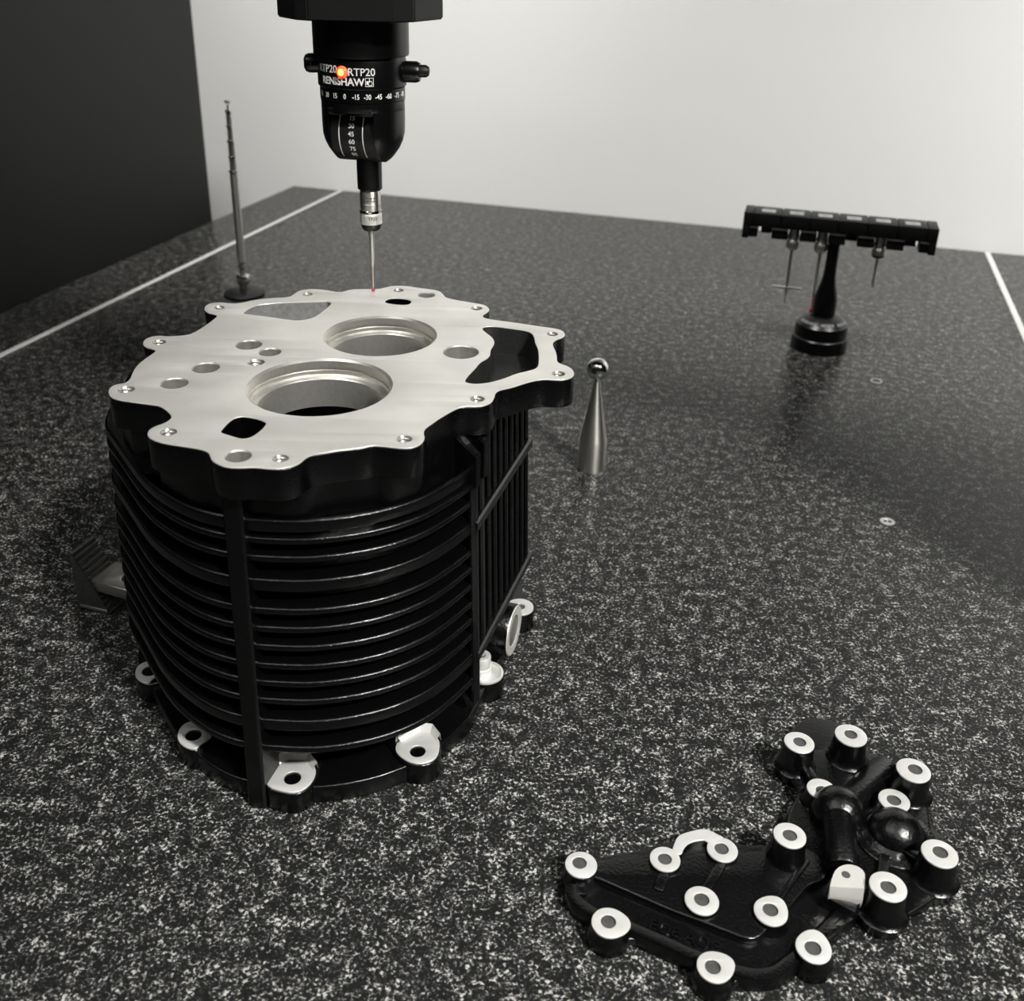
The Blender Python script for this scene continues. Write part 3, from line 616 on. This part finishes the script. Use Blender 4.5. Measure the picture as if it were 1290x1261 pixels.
bm = bmesh.new(); lathe(bm, (*C_DOME2, 6.5), [(19.5, 0), (19.2, 1.6), (18.2, 2.2), (16.0, 2.3), (14.6, 3.2), (13.4, 5)], 48); link('dome_collar', bm, M['black'], cv, 60)
bm = bmesh.new(); ball(bm, (*C_DOME2, 7), 13.6, 1, 1, 1.05); cut_below(bm, 2); link('dome', bm, M['black'], cv, 60)
bm = bmesh.new(); a = Vector((162.0, 367, 13)); e = Vector((155.6, 334.5, 11.2))
lathe(bm, a, [(7.6, 0), (7.6, (e-a).length-1), (7.0, (e-a).length)], 32, e-a); link('oil_pipe', bm, M['black'], cv, 40)
bm = bmesh.new(); a = Vector((198, 403, 5.5)); e = Vector((168, 374, 6))
lathe(bm, a, [(5.0, -2.0), (7.4, -.6), (8.2, 1.2), (8.2, (e-a).length)], 32, e-a); cut_below(bm, 2); link('half_round_channel', bm, M['black'], cv, 40)
# the D-shaped tab at the pipe's end
tp = chaikin(C_TAB[:9], 1, False)
bm = bmesh.new()
low = [Vector(p) for p in tp]
box_ = [*low]
k_ = len(low)
ta = [bm.verts.new((*p, 19)) for p in low]; tb = [bm.verts.new((*p, 3)) for p in low]
f0, f1_ = Vector(C_TAB[9]), Vector(C_TAB[10])
fa = bm.verts.new((*f0, 14.5)); fb = bm.verts.new((*f1_, 14.5)); ga = bm.verts.new((*f0, 13)); gb = bm.verts.new((*f1_, 13))
bm.faces.new(ta); bm.faces.new((ta[-1], ta[0], fb, fa)); bm.faces.new((fa, fb, gb, ga))
for i in range(k_-1): bm.faces.new((ta[i+1], ta[i], tb[i], tb[i+1]))
bm.faces.new((ta[0], tb[0], gb, fb)); bm.faces.new((ta[-1], fa, ga, tb[-1])); bm.faces.new((gb, tb[0], tb[-1], ga))
bmesh.ops.recalc_face_normals(bm, faces=bm.faces[:])
tabo = link('sensor_tab', bm, M['alu'], cv, 20); tabo['label'] = 'bright machined D-shaped tab with one small hole'
bm = bmesh.new(); lathe(bm, (153, 325.5, 19.03), [(1.9, -.1), (1.9, .05)], 20); link('screw_hole', bm, M['blackened'], tabo)
wallrib((148, 316), (158, 330), 15, 1, 12.5, 'tab_base')
# raised casting letters in the channel
lb = text_bm('1 EOE AOE', 8.2, .12, depth=1.1)
p0, p1 = Vector((58.5, 311.6)), Vector((95.7, 297.0)); lx = p1-p0
lr = math.atan2(lx.y, lx.x)
for f in (lb,): f.transform(Matrix.Translation((*((p0+p1)/2), 5.3)) @ Matrix.Rotation(lr, 4, 'Z') @ Matrix.Scale(.9, 4))
link('cast_lettering', lb, M['black'], cv, 30)

# ------------------------------------------------------------------ reference sphere on its stem
x, y = 68, 735.2
t = thing('reference_sphere', 'polished steel ball on a tapered steel stem standing right of the housing', 'calibration ball', (x, y, 0))
bm = bmesh.new(); lathe(bm, (x, y, .1), [(10.6, 0), (11.0, .5), (11.0, 26), (10.8, 27), (2.3, 77), (2.1, 80)], 48); link('stem', bm, M['steel'], t, 25)
bm = bmesh.new(); ball(bm, (x, y, 87), 8.7, seg=48); link('ball', bm, M['chrome'], t, 60)

# ------------------------------------------------------------------ telescopic rod
x, y = -312.9, 1145
t = thing('telescopic_rod', 'slim telescopic metal rod standing upright behind the housing near the black panel', 'telescopic rod', (x, y, 0))
bm = bmesh.new(); lathe(bm, (x, y, .1), [(23, 0), (23.5, 1), (23.5, 3.5), (22, 4.6), (6, 6)], 48); link('base', bm, M['blackplastic'], t)  # dark disc standing in for the shade round the rod's foot
bm = bmesh.new(); lathe(bm, (x, y, 6), [(4.2, 0), (4.6, 6), (8.0, 11), (8.6, 15), (7.6, 18.5), (4, 19.5)], 40); link('collar', bm, M['chrome'], t)
def rod(r0, z0, z1, mat='steel'):
    bm = bmesh.new(); lathe(bm, (x, y, z0), [(r0, 0), (r0, z1-z0-2.4)], 28); o = link('tube_section', bm, M[mat], t)
    bm = bmesh.new(); lathe(bm, (x, y, z1-2.4), [(r0+.1, 0), (r0+.7, .4), (r0+.7, 2.0), (r0-.2, 2.4)], 28); link('section_ring', bm, M['chrome'], o)
for a_ in ((3.5, 25, 36, 'darksteel'), (3.9, 36, 41), (4.5, 41, 146), (3.7, 146, 162, 'darksteel'), (3.6, 162, 179, 'darksteel'), (3.0, 179, 195, 'darksteel'), (2.9, 195, 211, 'darksteel')): rod(*a_)
bm = bmesh.new(); lathe(bm, (x, y, 211), [(1.2, 0), (1.2, 6), (3.4, 8.6), (3.4, 9.6), (1.6, 10.4)], 24); link('tip', bm, M['chrome'], t)

# ------------------------------------------------------------------ probe head
ph = thing('probe_head', 'black measuring probe head with glowing red light and thin stylus touching the housing', 'measuring probe', (-87.5, 604, 470))
HX, HY = -87.5, 604; F0 = math.atan2(87.5, 604)
PXX, PYY = -85.0, 602.4
def hp(ang, r): return (HX+r*sin(ang), HY-r*cos(ang))
def hl(bm, prof, seg=64, cap=(True, True)): lathe(bm, (HX, HY, 0), prof, seg, cap=cap)
bm = bmesh.new()
oc = [hp(F0+R(a), r) for a, r in ((-78, 45), (-48, 45), (-38, 44), (22, 44), (40, 44), (78, 46), (112, 46), (142, 45), (218, 45), (250, 45))]
v0 = [bm.verts.new((*p, 347)) for p in oc]; v1 = [bm.verts.new((*p, 400)) for p in oc]
for i in range(len(oc)): bm.faces.new((v0[i], v0[(i+1) % len(oc)], v1[(i+1) % len(oc)], v1[i]))
bm.faces.new(v0[::-1]); bm.faces.new(v1); bmesh.ops.recalc_face_normals(bm, faces=bm.faces[:])
bmesh.ops.bevel(bm, geom=bm.edges[:], offset=.8, segments=2, affect='EDGES')
link('mount_block', bm, M['blackplastic'], ph, 20)
bm = bmesh.new(); box(bm, (HX, HY, 434), (62, 62, 70), TROT, 2); link('quill', bm, M['blackplastic'], ph)
bm = bmesh.new(); hl(bm, [(26.3, 327.5), (26.6, 328.5), (26.6, 346.9)]); link('collar', bm, M['blacksmooth'], ph)
bm = bmesh.new(); hl(bm, [(24.3, 311), (24.8, 311.6), (24.8, 325), (24.2, 327.5)]); ring = link('name_ring', bm, M['blacksmooth'], ph)
def label_on(parent, s, size, ang, z, r, bold=0, sx=1, align='CENTER', name='lettering', mat='print'):
    b = text_bm(s, size, bold, align); b.transform(Matrix.Diagonal((sx, 1, 1, 1)))
    wrap(b, (HX, HY), r, F0+ang, z); return link(name, b, M[mat], parent, 0)
def ang_of(px): return math.asin(max(-.99, min(.99, (px-454.5)/56.5)))
label_on(ring, 'RTP20', 5.6, ang_of(453.5), 320.4, 24.85, .06)
label_on(ring, 'RTP20', 5.6, ang_of(411), 321.4, 24.85, .06)
label_on(ring, 'RENISHAW', 5.4, ang_of(427), 315.2, 24.85, .16, 1.0)
# maker's mark: a framed square with a probe and ring
b = bmesh.new()
def flat(b, x0, x1, y0, y1):
    vs = [b.verts.new((u, w, .05)) for u, w in ((x0, y0), (x1, y0), (x1, y1), (x0, y1))]; b.faces.new(vs)
for q in ((-2.3, 2.3, 2.0, 2.3), (-2.3, 2.3, -2.3, -2.0), (-2.3, -2.0, -2, 2), (2.0, 2.3, -2, 2), (-.2, .2, -.2, 2), (-1.7, -.4, -1.2, .6)): flat(b, *q)
for k in range(14):
    a0, a1 = 2*pi*k/14, 2*pi*(k+1)/14
    vs = [b.verts.new((.3+rr*cos(a), -.6+rr*sin(a), .05)) for rr, a in ((1.4, a0), (1.4, a1), (1.05, a1), (1.05, a0))]; b.faces.new(vs)
wrap(b, (HX, HY), 24.85, F0+ang_of(463), 315.4); link('emblem', b, M['print'], ring, 0)
# status light
a = F0+ang_of(430); q = hp(a, 24.6); ax = Vector((sin(a), -cos(a), 0))
bm = bmesh.new(); lathe(bm, (*q, 320.3), [(3.3, 0), (3.3, .6), (2.9, 1.4), (1.7, 2.2), (0, 2.6)], 28, ax, cap=(True, False)); led = link('status_light', bm, M['led'], ph, 60); led['label'] = 'glowing red light'
bm = bmesh.new(); ball(bm, Vector((*q, 320.3))+ax*1.15, 2.1, seg=20); link('light_core', bm, M['ledcore'], led, 60)
# locking pins
def pin(ang, z, parts, name):
    d = Vector((sin(F0+ang), -cos(F0+ang), 0)); b = bmesh.new(); lathe(b, Vector((HX, HY, z))+d*22, parts, 32, d); return link(name, b, M['blacksmooth'], ph)
pl = pin(R(-86), 322.8, [(5.2, 0), (5.2, 7.2), (4.4, 9.0), (2.6, 10.0)], 'locking_knob')
b = bmesh.new(); lathe(b, Vector((*hp(F0+R(-76), 29.0), 322.6)), [(.9, 0), (.9, .2), (.5, .2), (.5, 0)], 16, Vector((sin(F0-.9), -cos(F0-.9), 0))); link('set_screw', b, M['darksteel'], pl)
pr_ = pin(R(76), 319.0, [(5.8, 0), (5.8, 9), (5.0, 11)], 'locking_knob')
d = Vector((sin(F0+R(76)), -cos(F0+R(76)), 0)); b = bmesh.new(); lathe(b, Vector((HX, HY, 319.6))+d*32.5, [(3.4, 0), (3.4, 4), (2.4, 5.6), (1, 6)], 24, d); link('pin_tip', b, M['blackplastic'], pr_)
# angle scale ring
bm = bmesh.new(); hl(bm, [(23.2, 303.6), (23.9, 304.0), (23.9, 310.6), (23.4, 311)]); sr = link('scale_ring', bm, M['blacksmooth'], ph)
for k, s in enumerate(('45', '30', '15', '0', '-15', '-30', '-45', '-60', '-75', '-90')):
    label_on(sr, s, 3.9, R(-24.5+15.2*(k-3)), 307.3, 23.95, .06, .8, name='scale_number')
# fork that carries the drum
FA = F0+R(-22); fn = Vector((sin(FA), -cos(FA))); fu = Vector((cos(FA), sin(FA)))
bm = bmesh.new(); hl(bm, [(23.4, 298.5), (23.6, 299), (23.6, 303.6)]); link('fork_crown', bm, M['blacksmooth'], ph)
CH = 13.6
def cheek(sgn):
    b = bmesh.new(); rr = []
    for z, r in ((298.6, 23.6), (292, 23.6), (285, 23.4), (281, 22.4), (277, 20.6), (273.5, 18.2), (271, 16.2), (269.6, 14.6)):
        am = math.acos(min(.995, CH/r)); ring = []
        for k in range(17):
            a = -am+2*am*k/16; u, v = r*cos(a)*sgn, r*sin(a)
            q = Vector((HX, HY))+fu*u+fn*v; ring.append(b.verts.new((q.x, q.y, z)))
        rr.append(ring)
    for p, q in zip(rr, rr[1:]):
        for i in range(17): b.faces.new((p[i], p[(i+1) % 17], q[(i+1) % 17], q[i]))
    b.faces.new(rr[0]); b.faces.new(rr[-1][::-1]); bmesh.ops.recalc_face_normals(b, faces=b.faces[:])
    link('fork_cheek', b, M['blacksmooth'], ph, 35)
cheek(1); cheek(-1)
DZ, DR = 285.5, 16.8
bm = bmesh.new(); fu3 = Vector((fu.x, fu.y, 0)); lathe(bm, Vector((HX, HY, DZ))-fu3*13.4, [(DR, 0), (DR, 26.8)], 72, fu3); dr = link('tilt_drum', bm, M['blackplastic'], ph)
def drum_pt(u, th, r): 
    q = Vector((HX, HY))+fu*u+fn*(r*cos(th)); return Vector((q.x, q.y, DZ+r*sin(th)))
for u0 in (-8.5, 5.7):
    b = bmesh.new(); st = [(drum_pt(u0-.3, th, DR+.06), drum_pt(u0+.3, th, DR+.06)) for th in [R(38-5*k) for k in range(19)]]
    vv = [(b.verts.new(p), b.verts.new(q)) for p, q in st]
    for (p, q), (p2, q2) in zip(vv, vv[1:]): b.faces.new((p, q, q2, p2))
    link('scale_line', b, M['print'], dr)
for k, s in enumerate(('0', '15', '30', '45', '60', '75', '90')):
    b = text_bm(s, 3.7, .05); th0 = R(47-15.0*k)
    for v in b.verts:
        v.co = drum_pt(v.co.x-1.2, th0+v.co.y/DR, DR+.05+v.co.z)
    link('scale_number', b, M['print'], dr, 0)
for u0 in (-7.6, 8.2):
    b = bmesh.new(); q = Vector((HX, HY))+fn*17.2+fu*u0; box(b, (q.x, q.y, 300.2), (9.5, 9, 1.0), FA, .3); q = Vector((HX, HY))+fn*16.8+fu*u0; box(b, (q.x, q.y, 297.6), (9.5, 9, 1.4), FA, .3); link('brow_slat', b, M['blackplastic'], ph)
# extension, probe module, stylus
def pl_(bm, prof, seg=48): lathe(bm, (PXX, PYY, 0), prof, seg)
bm = bmesh.new(); pl_(bm, [(6.2, 251.8), (7.2, 252.8), (7.3, 262), (7.4, 280)]); link('extension', bm, M['blacksmooth'], ph)
bm = bmesh.new(); pl_(bm, [(6.0, 240.2), (6.1, 243.6), (6.25, 243.8), (6.25, 244.1), (6.1, 244.3), (6.1, 250.6), (5.6, 251.8)]); pmod = link('probe_body', bm, M['steel'], ph, 25)
bm = bmesh.new(); pl_(bm, [(6.2, 238.2), (6.6, 238.6), (6.6, 239.8), (6.2, 240.2)]); link('clamp_ring', bm, M['chrome'], ph)
bm = bmesh.new(); pl_(bm, [(6.4, 231.9), (6.7, 232.3), (6.5, 233.2), (6.5, 237.8), (6.2, 238.2)]); mod = link('stylus_module', bm, M['alu'], ph, 25); mod['label'] = 'silver stylus module'
b = text_bm('TP20', 2.6, .03); wrap(b, (PXX, PYY), 6.52, F0+.15, 235.6); link('lettering', b, M['darkprint'], mod, 0)
b = bmesh.new()
for z in (246.2, 248.0):
    for aa in (-.55, -.25, .05): 
        q = (PXX+6.12*sin(F0+aa+.3), PYY-6.12*cos(F0+aa+.3)); box(b, (*q, z), (1.4, .3, .6), F0+aa+.3)
link('index_marks', b, M['darkprint'], pmod, 0)
bm = bmesh.new(); pl_(bm, [(4.6, 227.9), (5.4, 228.8), (6.3, 231.9)]); link('module_nose', bm, M['blacksmooth'], ph)
bm = bmesh.new(); pl_(bm, [(1.6, 225.6), (2.0, 226), (2.0, 227.8)], 24); link('stylus_holder', bm, M['darksteel'], ph)
bm = bmesh.new(); pl_(bm, [(.55, 204.6), (1.05, 206.6), (1.05, 209), (1.35, 209.3), (1.5, 225.6)], 20); st_ = link('stylus', bm, M['steel'], ph)
bm = bmesh.new(); pl_(bm, [(.45, 190.5), (.5, 204.8)], 14); link('stylus_stem', bm, M['carbide'], st_)
bm = bmesh.new(); ball(bm, (PXX, PYY, 190.05), 1.05, seg=16); link('ruby_ball', bm, M['ruby'], st_)['label'] = 'tiny red ball tip'

# ------------------------------------------------------------------ stylus rack
x, y = 327.3, 1024.2
rk = thing('stylus_rack', 'black stylus change rack on a round post at the right rear of the table', 'stylus rack', (x, y, 0))
bm = bmesh.new(); lathe(bm, (x, y, .1), [(28.4, 0), (29, .8), (29, 13.4), (28.2, 14.2)], 64); link('base', bm, M['blacksmooth'], rk)
bm = bmesh.new(); lathe(bm, (x, y, 14), [(28.0, 0), (28.0, .4)], 64); link('base_groove', bm, M['darkprint'], rk)
bm = bmesh.new(); lathe(bm, (x, y, 14.5), [(27, 0), (26.6, 12.5), (19, 20.5), (12, 22.5)], 64); hub = link('hub', bm, M['blacksmooth'], rk)
bm = bmesh.new(); lathe(bm, (x, y, 36), [(11.6, 0), (11.9, 10), (11.6, 18), (10.3, 26), (8.2, 34), (6.8, 42), (6.2, 52), (6.0, 77)], 40); link('post', bm, M['blacksmooth'], rk, 60)
fr_ = math.atan2(x, y)
for s, a0 in (('MCR20', .28), ('RENISHAW', 1.22), ('RENISHAW', -.66)):
    b = text_bm(s, 4.3, .06)
    bmesh.ops.subdivide_edges(b, edges=[e for e in b.edges if e.calc_length() > 1.5], cuts=2)
    for v in b.verts:
        rr = 22.8 - v.co.y*.69; aa = fr_*0 - .31 + a0 + v.co.x/23
        zz = 31.5 + v.co.y*.73 + v.co.z
        v.co = Vector((x+(rr+.1)*sin(aa), y-(rr+.1)*cos(aa), zz+.15))
    link('lettering', b, M['label'], hub, 0)
# the bar: front-left corner at u=0; u along the bar, w depth
RB0 = Vector((235.4, 1040)); ru = Vector((.9626, -.271)); rw = Vector((.271, .9626)); RZ = 113; RL = 188; RH = 26; RD = 34; RROT = math.atan2(ru.y, ru.x)
def rq(u, w): return RB0+ru*u+rw*w
def rb(bm, u0, u1, w0, w1, z0, z1, bev=.5):
    c = rq((u0+u1)/2, (w0+w1)/2); box(bm, (c.x, c.y, (z0+z1)/2), (u1-u0, w1-w0, z1-z0), RROT, bev)
bm = bmesh.new(); rb(bm, 0, RL, 3, RD-3, RZ+12.3, RZ+RH-1.2); link('bar', bm, M['blackplastic'], rk, 35)
for u0, u1 in ((0, 9.6), (RL-9.6, RL)):
    bm = bmesh.new(); rb(bm, u0, u1, 0, RD, RZ+11.5, RZ+RH, .6)
    if u0 == 0: rb(bm, 0, 6.8, 0, RD, RZ-.5, RZ+12.5)
    else: rb(bm, RL-6.8, RL, 0, RD, RZ-.5, RZ+12.5)
    link('end_cap', bm, M['blackplastic'], rk, 35)
pw = (RL-19.6)/6
for k in range(6):
    u0 = 9.8+k*pw
    bm = bmesh.new(); rb(bm, u0+.3, u0+pw-.6, 0, RD-1, RZ+12.1, RZ+RH, .6); cell = link('port_lid', bm, M['blackplastic'], rk, 35)
    bm = bmesh.new(); rb(bm, u0+7, u0+pw-7, 9, 22, RZ+RH-.1, RZ+RH+.12, 0); lbp = link('port_label', bm, M['label'], cell, 0); lbp['label'] = 'small white label'
    bm = bmesh.new(); rb(bm, u0+12, u0+pw-12, 14, 17, RZ+RH, RZ+RH+.2, 0); link('label_print', bm, M['castalu'], cell, 0)
for k in range(7):
    uc = 9.8+k*pw
    u0, u1 = uc-8.2, uc+8.2
    if k == 0: u0, u1 = 7.0, 15.5
    if k == 6: u0, u1 = RL-15.5, RL-7.0
    bm = bmesh.new(); rb(bm, u0, u1, 1.2, 24, RZ+.8, RZ+12.6, .6); link('port_jaw', bm, M['blackplastic'], rk, 35)
    bm = bmesh.new(); rb(bm, u0, u1, .2, 1.6, RZ+10.3, RZ+11.9, .3); link('jaw_edge', bm, M['darksteel'], rk, 35)
for k in (0, 3, 5):
    uc = 9.8+(k+.5)*pw
    bm = bmesh.new(); rb(bm, uc-5.4, uc+5.4, 8, 24, RZ+4.5, RZ+12.4, .5); link('port_shutter', bm, M['blacksmooth'], rk, 35)
# the three stored stylus modules, each hanging in a port
def module(k, label, kind):
    uc = 9.8+(k+.5)*pw; c = rq(uc, 8.5); cx, cy = c
    t = thing('stylus_module', label, 'stylus', (cx, cy, RZ-8), 'stylus modules hanging in the rack')
    bm = bmesh.new(); lathe(bm, (cx, cy, RZ), [(6.0, -1.2), (6.0, .2), (5.4, .6), (5.4, 2.4), (6.0, 2.8), (6.0, 3.6), (5.2, 4), (5.2, 12)], 32); link('module_body', bm, M['steel'], t, 25)
    bm = bmesh.new(); lathe(bm, (cx, cy, RZ), [(6.4, -7), (6.9, -6), (6.9, -1.6), (6.3, -1.2)], 32); link('module_sleeve', bm, M['darksteel'], t, 25)
    bm = bmesh.new(); lathe(bm, (cx, cy, RZ), [(4.6, -10), (6.3, -8.6), (6.5, -7)], 32); link('module_nose', bm, M['pad' if kind != 'point' else 'blacksmooth'], t)
    if kind == 'star':
        bm = bmesh.new(); lathe(bm, (cx, cy, RZ), [(1.5, -52), (1.7, -46), (1.7, -10)], 16); link('stem', bm, M['darksteel'], t)
        bm = bmesh.new(); 
        for s in (-1, 1):
            a = Vector((cx, cy, RZ-51)); e = a+Vector((ru.x, ru.y, 0))*15*s; tube(bm, a, e, 1.3, 1.1, 12)
        ball(bm, (cx, cy, RZ-51), 2.2, seg=16); link('cross_arm', bm, M['darksteel'], t)
        bm = bmesh.new(); lathe(bm, (cx, cy, RZ), [(.5, -69), (.8, -58), (1.4, -56), (1.4, -52)], 12); link('tip', bm, M['darksteel'], t)
    elif kind == 'ruby':
        bm = bmesh.new(); lathe(bm, (cx, cy, RZ), [(.9, -59), (1.4, -57), (2.0, -10)], 16); link('stem', bm, M['steel'], t)
        bm = bmesh.new(); lathe(bm, (cx, cy, RZ), [(.7, -72), (.8, -59)], 12); ball(bm, (cx, cy, RZ-73.2), 2.4, seg=16); link('ruby_ball', bm, M['ruby'], t)['label'] = 'small red ball tip'
    else:
        bm = bmesh.new(); lathe(bm, (cx, cy, RZ), [(.3, -42), (1.5, -36), (1.6, -34), (1.3, -33), (1.6, -10)], 16); link('stem', bm, M['darksteel'], t)
module(1, 'stored stylus with a small crossbar, leftmost of those hanging in the black rack', 'star')
module(2, 'stored long plain stylus with red ball tip, hanging beside the rack post', 'ruby')
module(4, 'stored short pointed stylus with black nose, hanging right of the rack post', 'point')
